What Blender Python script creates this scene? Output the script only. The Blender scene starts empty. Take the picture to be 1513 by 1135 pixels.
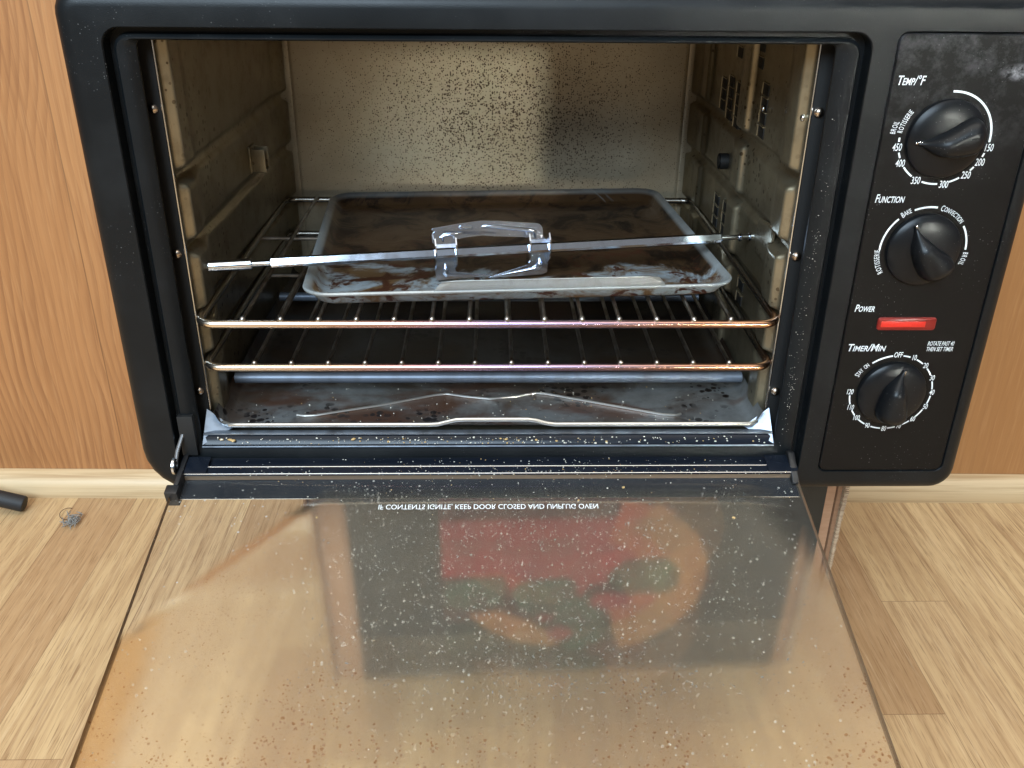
import bpy, bmesh, math, random
from mathutils import Vector, Matrix, noise as mnoise
random.seed(7)
R = math.radians
ZC = 0.66                      # height of the lens above the floor; heights below are given from the lens
S = bpy.context.scene
COL = S.collection

# ------------------------------------------------------------------ camera, world, lamps, exposure
def axes(pit, yaw, rol):
    cy, sy, cp, sp = math.cos(yaw), math.sin(yaw), math.cos(pit), math.sin(pit)
    fwd = Vector((sy*cp, cy*cp, -sp)); right = Vector((cy, -sy, 0)); up = right.cross(fwd)
    c, s = math.cos(rol), math.sin(rol)
    return c*right + s*up, -s*right + c*up, fwd
r_, u_, w_ = axes(R(27.07), R(1.46), R(0.58))
cd = bpy.data.cameras.new('camera'); cam = bpy.data.objects.new('camera', cd); COL.objects.link(cam)
cd.sensor_width = 36; cd.lens = 36*1360/1513; cd.clip_start = .01; cd.clip_end = 100
m = Matrix.Identity(4)
for i in range(3):
    m[i][0], m[i][1], m[i][2] = r_[i], u_[i], -w_[i]
m.translation = Vector((.0009, -.5842, ZC)); cam.matrix_world = m
S.camera = cam

W = bpy.data.worlds.new('World'); S.world = W; W.use_nodes = True
wb = W.node_tree.nodes['Background']
wt = W.node_tree                                             # a room: bright pale ceiling, darker towards eye level
wtc = wt.nodes.new('ShaderNodeTexCoord'); wsp = wt.nodes.new('ShaderNodeSeparateXYZ'); wrp = wt.nodes.new('ShaderNodeValToRGB')
wt.links.new(wtc.outputs['Generated'], wsp.inputs[0]); wt.links.new(wsp.outputs[2], wrp.inputs[0]); wt.links.new(wrp.outputs[0], wb.inputs[0])
e_ = wrp.color_ramp.elements
e_[0].position = .05; e_[0].color = (.17, .16, .15, 1); e_[1].position = .97; e_[1].color = (3.6, 3.4, 3.05, 1); em = wrp.color_ramp.elements.new(.74); em.color = (.24, .23, .22, 1)
wb.inputs[1].default_value = .80

def area(name, loc, target, sx, sy, power, color):
    l = bpy.data.lights.new(name, 'AREA'); l.shape = 'RECTANGLE'; l.size = sx; l.size_y = sy
    l.energy = power; l.color = color
    o = bpy.data.objects.new(name, l); COL.objects.link(o); o.location = loc
    o.rotation_euler = (Vector(target)-Vector(loc)).to_track_quat('-Z', 'Y').to_euler()
    return o
area('window_light', (-.80, -2.30, 2.15), (0, .05, .4), 2.0, 1.35, 132, (.66, .84, 1.0))
gl_ = area('low_right_light', (1.18, -2.0, .80), (.045, .335, .47), .26, .5, .22, (.97, 1.0, .90)); gl_.data.spread = R(5.5)  # low lamp at the right, its beam narrowed onto the cavity back wall
S.view_settings.view_transform = 'Standard'; S.view_settings.look = 'None'
S.view_settings.exposure = 0.28; S.view_settings.gamma = 1
S.view_settings.use_curve_mapping = False
S.cycles.max_bounces = 12; S.cycles.transparent_max_bounces = 12; S.cycles.sample_clamp_indirect = 6
try: S.cycles.use_denoising = True
except Exception: pass

# ------------------------------------------------------------------ material helpers
class NT:
    def __init__(s, name):
        s.m = bpy.data.materials.new(name); s.m.use_nodes = True
        s.t = s.m.node_tree; s.p = s.t.nodes['Principled BSDF']; s.o = s.t.nodes['Material Output']
    def n(s, typ, ins=None, **kw):
        nd = s.t.nodes.new('ShaderNode'+typ)
        for k, v in kw.items(): setattr(nd, k, v)
        for k, v in (ins or {}).items(): s.set(nd.inputs[k], v)
        return nd
    def set(s, sock, v):
        if isinstance(v, bpy.types.NodeSocket): s.t.links.new(v, sock)
        elif isinstance(v, bpy.types.Node): s.t.links.new(v.outputs[0], sock)
        else:
            if hasattr(sock.default_value, '__len__') and isinstance(v, (tuple, list)) and len(sock.default_value) == 4 and len(v) == 3: v = (*v, 1)
            sock.default_value = v
    def co(s): return s.n('TexCoord').outputs['Object']
    def map(s, v, scale=(1,1,1), loc=(0,0,0), rot=(0,0,0)):
        return s.n('Mapping', {'Vector': v, 'Scale': scale, 'Location': loc, 'Rotation': rot}).outputs[0]
    def noise(s, v, scale, detail=3, rough=.5, dist=0):
        return s.n('TexNoise', {'Vector': v, 'Scale': scale, 'Detail': detail, 'Roughness': rough, 'Distortion': dist}).outputs[0]
    def ramp(s, f, *stops, interp='LINEAR'):
        r = s.n('ValToRGB', {'Fac': f}); e = r.color_ramp; e.interpolation = interp
        while len(e.elements) < len(stops): e.elements.new(1)
        for el, (p, c) in zip(e.elements, stops):
            el.position = p; el.color = (c, c, c, 1) if isinstance(c, (int, float)) else (*c, 1)
        return r.outputs[0]
    def rng(s, f, a, b, c=0, d=1, smooth=False):
        k = s.n('MapRange', {0: f, 1: a, 2: b, 3: c, 4: d}); k.clamp = True
        if smooth: k.interpolation_type = 'SMOOTHSTEP'
        return k.outputs[0]
    def math(s, op, a, b=0, c=0):
        k = s.n('Math', operation=op)
        s.set(k.inputs[0], a); s.set(k.inputs[1], b); s.set(k.inputs[2], c); return k.outputs[0]
    def mix(s, f, a, b, mode='MIX'):
        k = s.n('MixRGB', {'Fac': f, 'Color1': a, 'Color2': b}, blend_type=mode); return k.outputs[0]
    def xyz(s, v): return s.n('SeparateXYZ', {0: v}).outputs
    def spots(s, v, scale, size, jitter=1.0):
        """1 inside small round spots of varying size, 0 elsewhere"""
        vo = s.n('TexVoronoi', {'Vector': v, 'Scale': scale, 'Randomness': jitter})
        rnd = s.xyz(vo.outputs['Color'])[0]
        lim = s.math('MULTIPLY', rnd, size)
        return s.math('LESS_THAN', vo.outputs['Distance'], lim)
    def bump(s, h, dist, strength=1.0):
        k = s.n('Bump', {'Height': h, 'Distance': dist, 'Strength': strength}); s.set(s.p.inputs['Normal'], k.outputs[0])
    def P(s, **kw):
        for k, v in kw.items(): s.set(s.p.inputs[k.replace('_', ' ')], v)
        return s

def plain(name, col, rough=.5, metal=0, **kw):
    t = NT(name); t.P(Base_Color=col, Roughness=rough, Metallic=metal, **kw); return t.m

def dusty_black(name, col, rough, dust, fine=0):
    t = NT(name); co = t.co()
    big = t.noise(co, 14, 4, .6)
    sp = t.spots(co, 520, .17); gate = t.rng(t.noise(co, 18, 3), .52, .7)
    msk = t.math('MULTIPLY', sp, gate)
    f = t.math('ADD', t.math('MULTIPLY', t.rng(big, .5, .85), dust), t.math('MULTIPLY', msk, .45))
    f = t.math('MINIMUM', f, 1.0)
    t.P(Base_Color=t.mix(f, col, (.33, .33, .32)), Roughness=t.rng(big, .3, .8, rough*.85, rough*1.3))
    t.P(Specular_IOR_Level=.22)
    if fine: t.bump(t.noise(co, 1500, 2), .0002, fine)
    return t.m

M = {}
M['bezel'] = dusty_black('black_textured_plastic', (.0050, .0062, .0072), .38, .025, .35)
M['groove'] = plain('dark_recess', (.006, .006, .006), .6)
def panel_mat():
    t = NT('black_gloss_panel'); co = t.co(); x, y, z = t.xyz(co)
    up = t.rng(z, ZC-.16, ZC-.06, 0, 1, True)
    cl = t.rng(t.noise(co, 60, 6, .75), .46, .85)
    sm = t.math('MULTIPLY', t.math('MULTIPLY', up, cl), .17)
    # greasy smear near the top right corner
    v = t.n('VectorMath', {0: co, 1: (.322, 0, ZC-.083)}, operation='SUBTRACT').outputs[0]
    d = t.n('VectorMath', {0: t.map(v, (1, 0, 2.6), rot=(0, R(20), 0))}, operation='LENGTH').outputs['Value']
    k = t.math('MULTIPLY', t.rng(d, .002, .016, 1, 0, True), t.rng(t.noise(co, 160, 4, .7), .4, .62))
    sp = t.math('MULTIPLY', t.spots(co, 480, .15), t.rng(t.noise(co, 30, 2), .48, .7))
    f = t.math('MINIMUM', t.math('ADD', t.math('ADD', sm, t.math('MULTIPLY', k, .55)), t.math('MULTIPLY', sp, .5)), 1)
    t.P(Base_Color=t.mix(f, (.0055, .0052, .0052), (.40, .40, .42)), Roughness=t.math('ADD', t.math('MULTIPLY', f, .4), .3), Specular_IOR_Level=.16)
    t.bump(t.noise(co, 900, 2), .00015, .25)
    return t.m
M['panel'] = panel_mat()
M['knob'] = dusty_black('black_knob_plastic', (.005, .0055, .0065), .30, .015)
M['white_print'] = plain('white_print', (.74, .77, .78), .5)
M['red_lens'] = plain('red_lens', (.13, .005, .004), .3, Emission_Color=(1, .03, .015), Emission_Strength=.03)
M['red_glow'] = plain('red_lit_bar', (.45, .014, .008), .35, Emission_Color=(1, .04, .02), Emission_Strength=.10)
M['rail'] = dusty_black('black_enamel_rail', (.006, .0085, .014), .2, .03)
M['hinge'] = plain('black_hinge', (.012, .012, .013), .4)
M['steel'] = plain('bright_steel', (.62, .63, .65), .22, 1.0)
M['rivet'] = plain('rivet_metal', (.62, .5, .4), .25, 1.0)
M['rubber'] = plain('black_rubber', (.015, .015, .016), .6)

def wall_metal(name, rich):
    t = NT(name); co = t.co(); x, y, z = t.xyz(co)
    n1 = t.noise(co, 9, 5, .6); n2 = t.noise(co, 60, 4, .65)
    c = t.mix(t.rng(n1, .35, .7), (.38, .33, .23), (.22, .175, .105))
    c = t.mix(t.math('MULTIPLY', t.rng(n2, .5, .75), .5), c, (.11, .075, .035))
    sp = t.math('MULTIPLY', t.spots(co, 190, .34), t.rng(t.noise(co, 12, 2), .42, .6))
    sp2 = t.math('MULTIPLY', t.spots(co, 90, .14), t.rng(t.noise(co, 7, 2), .4, .6))
    f = t.math('MAXIMUM', sp, sp2)
    if rich:   # splashes are densest around the middle of the back
        d = t.n('VectorMath', {0: t.n('VectorMath', {0: co, 1: (.01, 0, ZC-.175)}, operation='SUBTRACT').outputs[0], 1: (1, 0, 1.5)}, operation='MULTIPLY').outputs[0]
        d = t.n('VectorMath', {0: d}, operation='LENGTH').outputs['Value']
        den = t.rng(d, .03, .21, 1.0, .32)
        cs = t.n('VectorMath', {0: co, 1: t.n('VectorMath', {0: t.n('TexNoise', {'Vector': co, 'Scale': 300, 'Detail': 2}).outputs['Color'], 1: (.0016, .0016, .0016)}, operation='MULTIPLY').outputs[0]}, operation='ADD').outputs[0]
        a = t.spots(t.map(cs, (1.25, .2, 1)), 400, t.math('MULTIPLY', den, .50)); b = t.spots(t.map(cs, (1, .2, 1.3), (3, 0, 1)), 250, t.math('MULTIPLY', den, .25))
        cc = t.spots(t.map(cs, (1, .2, 1), (1, 0, 7)), 560, t.math('MULTIPLY', den, .55))
        f = t.math('MAXIMUM', t.math('MAXIMUM', a, b), cc)
        c = t.mix(t.rng(n1, .35, .7), (.46, .39, .28), (.33, .265, .175))
    else:
        f = t.math('MULTIPLY', f, .8)
    c = t.mix(f, c, (.060, .036, .016))
    t.P(Base_Color=c, Metallic=.35 if rich else .85, Roughness=t.math('ADD', t.math('MULTIPLY', n2, .2), .25))
    t.bump(n2, .0004, .3)
    return t.m
M['liner'] = wall_metal('greasy_liner_metal', False)
M['back'] = wall_metal('spattered_back_metal', True)

def rack_mat():
    t = NT('heat_tinted_wire'); x, y, z = t.xyz(t.co())
    f = t.rng(t.math('ADD', x, t.math('MULTIPLY', t.noise(t.co(), 25, 2), .03)), -.2, .22)
    c = t.ramp(f, (0, (.95, .84, .68)), (.22, (.78, .52, .36)), (.36, (.62, .34, .32)), (.52, (.36, .27, .42)), (.68, (.40, .27, .33)), (.86, (.50, .27, .18)), (1, (.55, .30, .17)))
    front = t.rng(y, .012, .05)
    c = t.mix(front, c, (.30, .28, .25))
    t.P(Base_Color=c, Metallic=1, Roughness=.27); return t.m
M['wire'] = rack_mat()
t = NT('rod_wire'); n_ = t.noise(t.co(), 60, 3)
t.P(Base_Color=t.mix(t.rng(n_, .4, .65), (.52, .50, .47), (.25, .2, .15)), Metallic=1, Roughness=.3); M['rod'] = t.m

def tray_mat():
    t = NT('burnt_baking_steel'); co = t.co(); x, y, z = t.xyz(co)      # local: origin at the pan's middle
    a = t.noise(co, 11, 6, .62, .6); b = t.noise(t.map(co, (1, 1, 1), (4, 2, 0)), 26, 6, .68, .8); c3 = t.noise(co, 120, 4, .6)
    depth = t.rng(t.math('ADD', y, t.math('MULTIPLY', b, .05)), -.085, -.01)
    m1 = t.rng(t.math('ADD', a, t.math('MULTIPLY', depth, .34)), .64, .71)
    m2 = t.rng(b, .50, .58)
    metal = t.mix(t.rng(c3, .3, .7), (.50, .56, .60), (.36, .41, .43))
    brown = t.mix(m2, (.085, .045, .02), (.022, .012, .007))
    tan = (.20, .115, .05)
    c = t.mix(t.rng(b, .44, .56), metal, tan)
    c = t.mix(m1, c, brown)
    c = t.mix(t.math('MULTIPLY', t.rng(t.noise(co, 32, 5, .7, 1.2), .56, .6), t.rng(y, .05, -.02)), c, (.09, .03, .014))
    rim = t.rng(z, .007, .0095)
    c = t.mix(t.math('MULTIPLY', rim, t.rng(t.math('ADD', y, t.math('MULTIPLY', a, .25)), .27, .14, .25, .85)), c, (.42, .44, .43))
    t.P(Base_Color=c, Metallic=.45, Roughness=t.rng(b, .3, .7, .28, .5))
    t.bump(t.math('ADD', b, t.math('MULTIPLY', m1, .4)), .0012, .6); return t.m
M['tray'] = tray_mat()

def crumbtray_mat():
    t = NT('burnt_shaded_crumb_tray'); co = t.co()
    a = t.noise(co, 14, 5, .6, .5); b = t.noise(co, 70, 5, .7); d = t.noise(t.map(co, (1, 2.2, 1)), 10, 4, .6)
    c = t.mix(t.rng(b, .35, .7), (.23, .235, .23), (.145, .145, .14))
    c = t.mix(t.math('MULTIPLY', t.rng(a, .43, .56), .85), c, (.075, .045, .027))
    c = t.mix(t.math('MULTIPLY', t.rng(d, .50, .60), .8), c, (.10, .038, .017))
    c = t.mix(t.math('MULTIPLY', t.rng(t.math('ADD', t.xyz(co)[1], t.math('MULTIPLY', a, .05)), .10, .135), .9), c, (.02, .013, .008))  # rear darkening paints in the shadow there, together with burnt dirt
    sp = t.math('MULTIPLY', t.spots(co, 170, .62), t.rng(t.noise(co, 22, 3), .5, .58))
    c = t.mix(sp, c, (.018, .012, .01))
    t.P(Base_Color=c, Metallic=.4, Roughness=.34); t.bump(b, .0005, .3); return t.m
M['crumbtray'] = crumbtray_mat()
t = NT('heating_tube'); n_ = t.noise(t.map(t.co(), (3, 1, 1)), 20, 4)
t.P(Base_Color=t.mix(t.rng(n_, .4, .7), (.17, .20, .25), (.11, .12, .14)), Metallic=.5, Roughness=.42); M['element'] = t.m
t = NT('spit_chrome'); n_ = t.noise(t.co(), 90, 4)
t.P(Base_Color=t.mix(t.rng(n_, .45, .75), (.72, .80, .93), (.58, .62, .72)), Metallic=1, Roughness=t.rng(n_, .3, .7, .10, .17)); M['chrome'] = t.m

# glass door with a baked-on film (door frame: x across, y runs from the hinge to the handle)
def glass_mat():
    t = NT('filmed_glass'); co = t.map(t.co(), (-1, 1, 1)); x, y, z = t.xyz(co)
    wob = t.math('MULTIPLY', t.math('SUBTRACT', t.noise(co, 16, 4, .6), .5), .02)
    # film mask fades out across both hinge corners
    le = t.math('ADD', t.math('ADD', t.math('MULTIPLY', t.math('ADD', x, .129), .756), t.math('MULTIPLY', t.math('SUBTRACT', y, .044), .654)), t.math('MULTIPLY', wob, .5))
    re = t.math('ADD', t.math('ADD', t.math('MULTIPLY', t.math('SUBTRACT', .195, x), .95), t.math('MULTIPLY', t.math('SUBTRACT', y, .040), .33)), wob)
    film = t.math('MULTIPLY', t.rng(le, -.003, .007, 0, 1, True), t.rng(re, -.012, .012, 0, 1, True))
    film = t.math('MULTIPLY', film, t.rng(y, .028, .040))
    cl = t.noise(co, 30, 6, .7); cl2 = t.noise(co, 150, 5, .7)
    # pale flecks, thick over the middle
    fl = t.math('MULTIPLY', t.rng(t.noise(t.map(co, (1, .8, 1)), 400, 4, .7), .53, .62), t.rng(t.noise(co, 110, 5, .7), .42, .58))
    mid = t.math('MULTIPLY', t.rng(x, -.16, -.09), t.rng(x, .24, .12))
    fl = t.math('MULTIPLY', t.math('MULTIPLY', fl, film), t.math('MULTIPLY', mid, t.rng(y, .30, .16, .35, 1)))
    w1 = t.math('MULTIPLY', t.spots(t.map(co, (1, 1, .1)), 240, .22), t.rng(t.noise(co, 20, 2), .4, .62))
    # brown grease spots, thick towards the handle end
    den = t.rng(y, .06, .235)
    cg = t.n('VectorMath', {0: co, 1: t.n('VectorMath', {0: t.n('TexNoise', {'Vector': co, 'Scale': 220, 'Detail': 2}).outputs['Color'], 1: (.003, .003, 0)}, operation='MULTIPLY').outputs[0]}, operation='ADD').outputs[0]
    den = t.math('MULTIPLY', den, t.rng(t.noise(co, 17, 3), .3, .62, .25, 1))
    b1 = t.spots(t.map(cg, (1, 1, .1), (2, 1, 0)), 300, t.math('MULTIPLY', den, .36)); b2 = t.spots(t.map(cg, (1, 1, .1), (5, 3, 0)), 150, t.math('MULTIPLY', den, .20))
    b3 = t.math('MULTIPLY', t.spots(t.map(cg, (1, 1, .1), (8, 3, 0)), 420, .24), t.rng(t.noise(co, 14, 2), .45, .62))
    br = t.math('MULTIPLY', t.math('MAXIMUM', t.math('MAXIMUM', b1, b2), t.math('MULTIPLY', b3, .8)), film)
    edge = t.math('MULTIPLY', t.rng(t.math('ADD', x, wob), -.213, -.196, 1, 0, True), film)   # browner strip along the left edge
    tint = t.mix(film, (.98, .985, .98), (.985, .958, .905))
    tint = t.mix(t.math('MULTIPLY', edge, .4), tint, (.90, .68, .40))
    tint = t.mix(t.math('MULTIPLY', br, .6), tint, (.55, .28, .12))
    tint = t.mix(t.math('MULTIPLY', film, t.rng(cl, .4, .75, 0, .25)), tint, (.90, .80, .64))
    rough = t.math('ADD', t.math('MULTIPLY', film, .10), .07)
    re_ = t.n('BsdfRefraction', {'Color': tint, 'Roughness': rough, 'IOR': 1.22}); re_.distribution = 'GGX'
    tr = t.n('BsdfTransparent', {'Color': tint})
    thru = t.n('MixShader', {0: t.math('SUBTRACT', 1, t.math('MULTIPLY', film, .85)), 1: re_, 2: tr})
    haze = t.n('BsdfDiffuse', {'Color': t.mix(fl, (.54, .52, .48), (.62, .60, .56))})
    hf = t.math('ADD', t.math('MULTIPLY', film, t.math('ADD', t.math('MULTIPLY', cl, .10), .045)), t.math('MULTIPLY', cl, .06))
    hf = t.math('MAXIMUM', hf, t.math('MULTIPLY', fl, .42)); hf = t.math('MAXIMUM', hf, t.math('MULTIPLY', w1, .6)); hf = t.math('MULTIPLY', hf, t.math('SUBTRACT', 1, t.n('NewGeometry').outputs['Backfacing']))
    b = t.n('MixShader', {0: hf, 1: thru, 2: haze})
    gl = t.n('BsdfGlossy', {'Color': (1, 1, 1), 'Roughness': t.math('ADD', t.math('MULTIPLY', film, .16), .03)})
    fr = t.n('Fresnel', {'IOR': 1.25})
    top = t.math('SUBTRACT', 1, t.n('NewGeometry').outputs['Backfacing'])
    out = t.n('MixShader', {0: t.math('MULTIPLY', fr, top), 1: b, 2: gl})
    t.set(t.o.inputs[0], out.outputs[0]); return t.m
M['glass'] = glass_mat()
M['glass_edge'] = plain('glass_edge_brown', (.17, .115, .075), .25)

def floor_mat():
    t = NT('oak_laminate'); co = t.co(); x, y, z = t.xyz(co)
    p = .0724
    sx = t.math('DIVIDE', t.math('ADD', x, .446+p*20), p)
    idx = t.math('FLOOR', sx); fx = t.math('FRACT', sx)
    off = t.n('TexWhiteNoise', {'W': idx}, noise_dimensions='1D').outputs['Value']
    sy = t.math('ADD', t.math('DIVIDE', y, .62), t.math('MULTIPLY', off, 7.3))
    iy = t.math('FLOOR', sy); fy = t.math('FRACT', sy)
    wn = t.n('TexWhiteNoise', {'Vector': t.n('CombineXYZ', {0: idx, 1: iy}).outputs[0]}, noise_dimensions='2D')
    rv = wn.outputs['Value']
    sh = t.n('VectorMath', {0: co, 1: t.n('VectorMath', {0: wn.outputs['Color'], 1: (9, 9, 9)}, operation='MULTIPLY').outputs[0]}, operation='ADD').outputs[0]
    g1 = t.noise(t.map(sh, (230, 6, 1)), 1, 5, .68, .25)
    g2 = t.noise(t.map(sh, (700, 18, 1)), 1, 4, .65, .15)
    g3 = t.noise(t.map(sh, (14, 2.4, 1)), 1, 3, .55, 1.6)
    rings = t.n('TexWave', {'Vector': t.map(sh, (11, 1.1, 1)), 'Scale': 1.6, 'Distortion': 9, 'Detail': 3, 'Detail Scale': 1.4}, wave_type='BANDS', bands_direction='X').outputs['Fac']
    base = t.ramp(rv, (0, (.43, .262, .130)), (.3, (.57, .395, .205)), (.65, (.65, .465, .250)), (1, (.43, .265, .135)))
    c = t.mix(t.rng(g3, .4, .72, 0, .5), base, (.36, .21, .10))
    c = t.mix(t.math('MULTIPLY', t.rng(rings, .5, .95), .30), c, (.35, .205, .095))
    c = t.mix(t.math('MULTIPLY', t.rng(g1, .50, .66), .7), c, (.30, .17, .08))
    c = t.mix(t.math('MULTIPLY', t.rng(t.noise(t.map(sh, (900, 28, 1)), 1, 3, .6), .55, .66), .65), c, (.20, .105, .045))
    c = t.mix(t.math('MULTIPLY', t.rng(g2, .55, .75), .45), c, (.72, .56, .36))
    kn = t.n('TexVoronoi', {'Vector': t.map(sh, (8, 3.2, 1)), 'Scale': 1}).outputs['Distance']
    c = t.mix(t.rng(kn, .02, .075, .55, 0, True), c, (.20, .105, .045))
    seam = t.math('MAXIMUM', t.math('LESS_THAN', fx, .013), t.math('LESS_THAN', fy, .0016))
    c = t.mix(t.math('MULTIPLY', seam, .6), c, (.17, .09, .04))
    t.P(Base_Color=c, Roughness=t.rng(g1, .3, .7, .36, .5)); t.bump(g2, .0003, .12); return t.m
M['floor'] = floor_mat()

def wallwood_mat():
    t = NT('oak_wall_panel'); co = t.co(); x, y, z = t.xyz(co)
    p = .41
    sx = t.math('DIVIDE', t.math('ADD', x, .461+p*20), p); idx = t.math('FLOOR', sx); fx = t.math('FRACT', sx)
    wn = t.n('TexWhiteNoise', {'W': idx}, noise_dimensions='1D')
    sh = t.n('VectorMath', {0: co, 1: t.n('VectorMath', {0: wn.outputs['Color'], 1: (5, 5, 5)}, operation='MULTIPLY').outputs[0]}, operation='ADD').outputs[0]
    smooth = t.rng(x, .1, .3, 1, .3)          # the boards on the right have a calmer grain
    warp = t.noise(t.map(sh, (3, 1, 1.1)), 1.6, 2)
    rings = t.n('TexWave', {'Vector': t.n('VectorMath', {0: t.map(sh, (1, 0, .10)), 1: t.n('CombineXYZ', {0: t.math('MULTIPLY', warp, .16)}).outputs[0]}, operation='ADD').outputs[0], 'Scale': 30, 'Distortion': 1.5, 'Detail': 4, 'Detail Scale': 3.0, 'Detail Roughness': .65}, wave_type='BANDS', bands_direction='X', wave_profile='SAW').outputs['Fac']
    g1 = t.noise(t.map(sh, (230, 1, 6)), 1, 5, .65, .3); g2 = t.noise(t.map(sh, (420, 1, 16)), 1, 2, .6); big = t.noise(t.map(sh, (7, 1, 1.2)), 1, 3)
    c = t.mix(t.rng(big, .35, .7), (.46, .210, .078), (.36, .152, .052))
    c = t.mix(t.rng(x, .1, .3), c, t.mix(t.rng(big, .3, .7), (.43, .205, .075), (.37, .165, .056)))
    c = t.mix(t.math('MULTIPLY', t.math('MULTIPLY', t.rng(rings, .35, 1.0), smooth), t.rng(t.noise(t.map(sh, (9, 1, 2)), 1, 2), .35, .65, .25, .85)), c, (.25, .10, .036))
    c = t.mix(t.math('MULTIPLY', t.math('MULTIPLY', t.rng(g1, .5, .72), smooth), .6), c, (.23, .088, .032))
    c = t.mix(t.math('MULTIPLY', t.rng(g2, .52, .7), .25), c, (.56, .30, .13))
    seam = t.math('LESS_THAN', fx, .0035)
    c = t.mix(t.math('MULTIPLY', seam, .45), c, (.07, .028, .012))
    t.P(Base_Color=c, Roughness=.42); t.bump(g1, .0003, .15); return t.m
M['wall'] = wallwood_mat()
t = NT('pale_oak_moulding'); g = t.noise(t.map(t.co(), (4, 160, 160)), 1, 4, .6, .4); g2 = t.noise(t.map(t.co(), (2, 40, 40)), 1, 3)
t.P(Base_Color=t.mix(t.rng(g, .45, .72), t.mix(t.rng(g2, .4, .65), (.62, .46, .27), (.55, .385, .21)), (.40, .26, .13)), Roughness=.4); M['moulding'] = t.m
def card(name, col, dark):
    t = NT(name); n = t.noise(t.map(t.co(), (3, 3, 14)), 30, 4, .6)
    t.P(Base_Color=t.mix(t.rng(n, .35, .7), col, dark), Roughness=.8); return t.m
M['card'] = card('raw_cardboard', (.44, .26, .155), (.38, .215, .125))
M['card_shaded'] = card('shaded_cardboard', (.30, .17, .095), (.25, .135, .075))  # darker copy of the cardboard, the flaps' shade put into its colour
M['card_edge'] = card('corrugated_edge', (.55, .42, .29), (.30, .2, .12))
t = NT('black_box_print'); n_ = t.noise(t.co(), 18, 4)
t.P(Base_Color=t.mix(t.rng(n_, .4, .7), (.014, .016, .016), (.026, .028, .026)), Roughness=.5); M['print_black'] = t.m
def printed(name, a, b, sc=45):
    t = NT(name); n = t.noise(t.co(), sc, 4, .6); t.P(Base_Color=t.mix(t.rng(n, .38, .66), a, b), Roughness=.5); return t.m
M['print_red'] = printed('print_red', (.34, .030, .032), (.24, .026, .034), 30)
M['print_green'] = printed('print_green', (.022, .115, .075), (.008, .035, .024))
M['print_crust'] = printed('print_crust', (.50, .25, .085), (.36, .14, .05))
M['print_orange'] = printed('print_orange', (.46, .085, .035), (.40, .13, .05))
M['pale_crumb'] = plain('pale_crumb', (.72, .68, .58), .8)
M['tan_crumb'] = plain('tan_crumb', (.55, .36, .15), .8)
M['lint'] = plain('grey_lint', (.24, .23, .21), .9)
M['thread'] = plain('brown_thread', (.10, .055, .03), .8)
M['tube'] = dusty_black('black_tube_paint', (.018, .018, .02), .38, .08)

# ------------------------------------------------------------------ mesh helpers
def z_(v): return v + ZC
def link(o, parent=None):
    COL.objects.link(o)
    if parent is not None: o.parent = parent
    return o
def thing(name, label, cat, loc=(0, 0, 0), group=None):
    o = bpy.data.objects.new(name, None); o.empty_display_size = .03; o.location = loc
    o['label'] = label; o['category'] = cat
    if group: o['group'] = group
    return link(o)
def obj(name, bm, mats, parent=None, sharp=35, label=None, local=False, loc=None, recalc=True):
    """vertices are in world space unless local; parts sit under their thing"""
    if recalc: bmesh.ops.recalc_face_normals(bm, faces=bm.faces)
    me = bpy.data.meshes.new(name); bm.to_mesh(me); bm.free()
    for p in me.polygons: p.use_smooth = True
    me.set_sharp_from_angle(angle=R(sharp))
    for mt in (mats if isinstance(mats, (list, tuple)) else [mats]): me.materials.append(mt)
    o = bpy.data.objects.new(name, me); link(o, parent)
    if loc is not None: o.location = loc
    elif parent is not None and parent.type == 'EMPTY' and not local: o.location = -parent.location
    if label: o['label'] = label
    return o
def struct(o): o['kind'] = 'structure'; return o
def box(bm, x0, x1, y0, y1, z0, z1, bev=0, mi=0, mat=None):
    b = bmesh.new(); bmesh.ops.create_cube(b, size=1)
    for v in b.verts:
        v.co = Vector((x0 if v.co.x < 0 else x1, y0 if v.co.y < 0 else y1, z0 if v.co.z < 0 else z1))
    if bev: bmesh.ops.bevel(b, geom=list(b.edges), offset=bev, segments=2, affect='EDGES', profile=.6)
    if mat is not None: b.transform(mat)
    return join(bm, b, mi)
def join(bm, b, mi=0):
    mp = {v: bm.verts.new(v.co) for v in b.verts}
    for f in b.faces:
        try:
            nf = bm.faces.new([mp[v] for v in f.verts]); nf.material_index = mi
        except ValueError: pass
    b.free(); return bm
def loft(bm, loops, close=True, caps=(False, False), mi=0):
    vs = [[bm.verts.new(p) for p in L] for L in loops]
    n = len(vs[0])
    for a, b in zip(vs, vs[1:]):
        for i in range(n if close else n-1):
            j = (i+1) % n
            f = bm.faces.new((a[i], a[j], b[j], b[i])); f.material_index = mi
    if caps[0]: bm.faces.new(vs[0]).material_index = mi
    if caps[1]: bm.faces.new(vs[-1]).material_index = mi
    return vs
def tube(bm, pts, r, seg=10, caps=True, mi=0):
    pts = [Vector(p) for p in pts]; loops = []
    rs = r if isinstance(r, (list, tuple)) else [r]*len(pts)
    prev = None
    for i, p in enumerate(pts):
        d = (pts[min(i+1, len(pts)-1)] - pts[max(i-1, 0)]).normalized()
        if prev is None:
            prev = d.orthogonal().normalized()
        prev = (prev - d*prev.dot(d)).normalized(); q = d.cross(prev)
        loops.append([p + rs[i]*(math.cos(2*math.pi*k/seg)*prev + math.sin(2*math.pi*k/seg)*q) for k in range(seg)])
    loft(bm, loops, True, (caps, caps), mi); return bm
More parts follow.
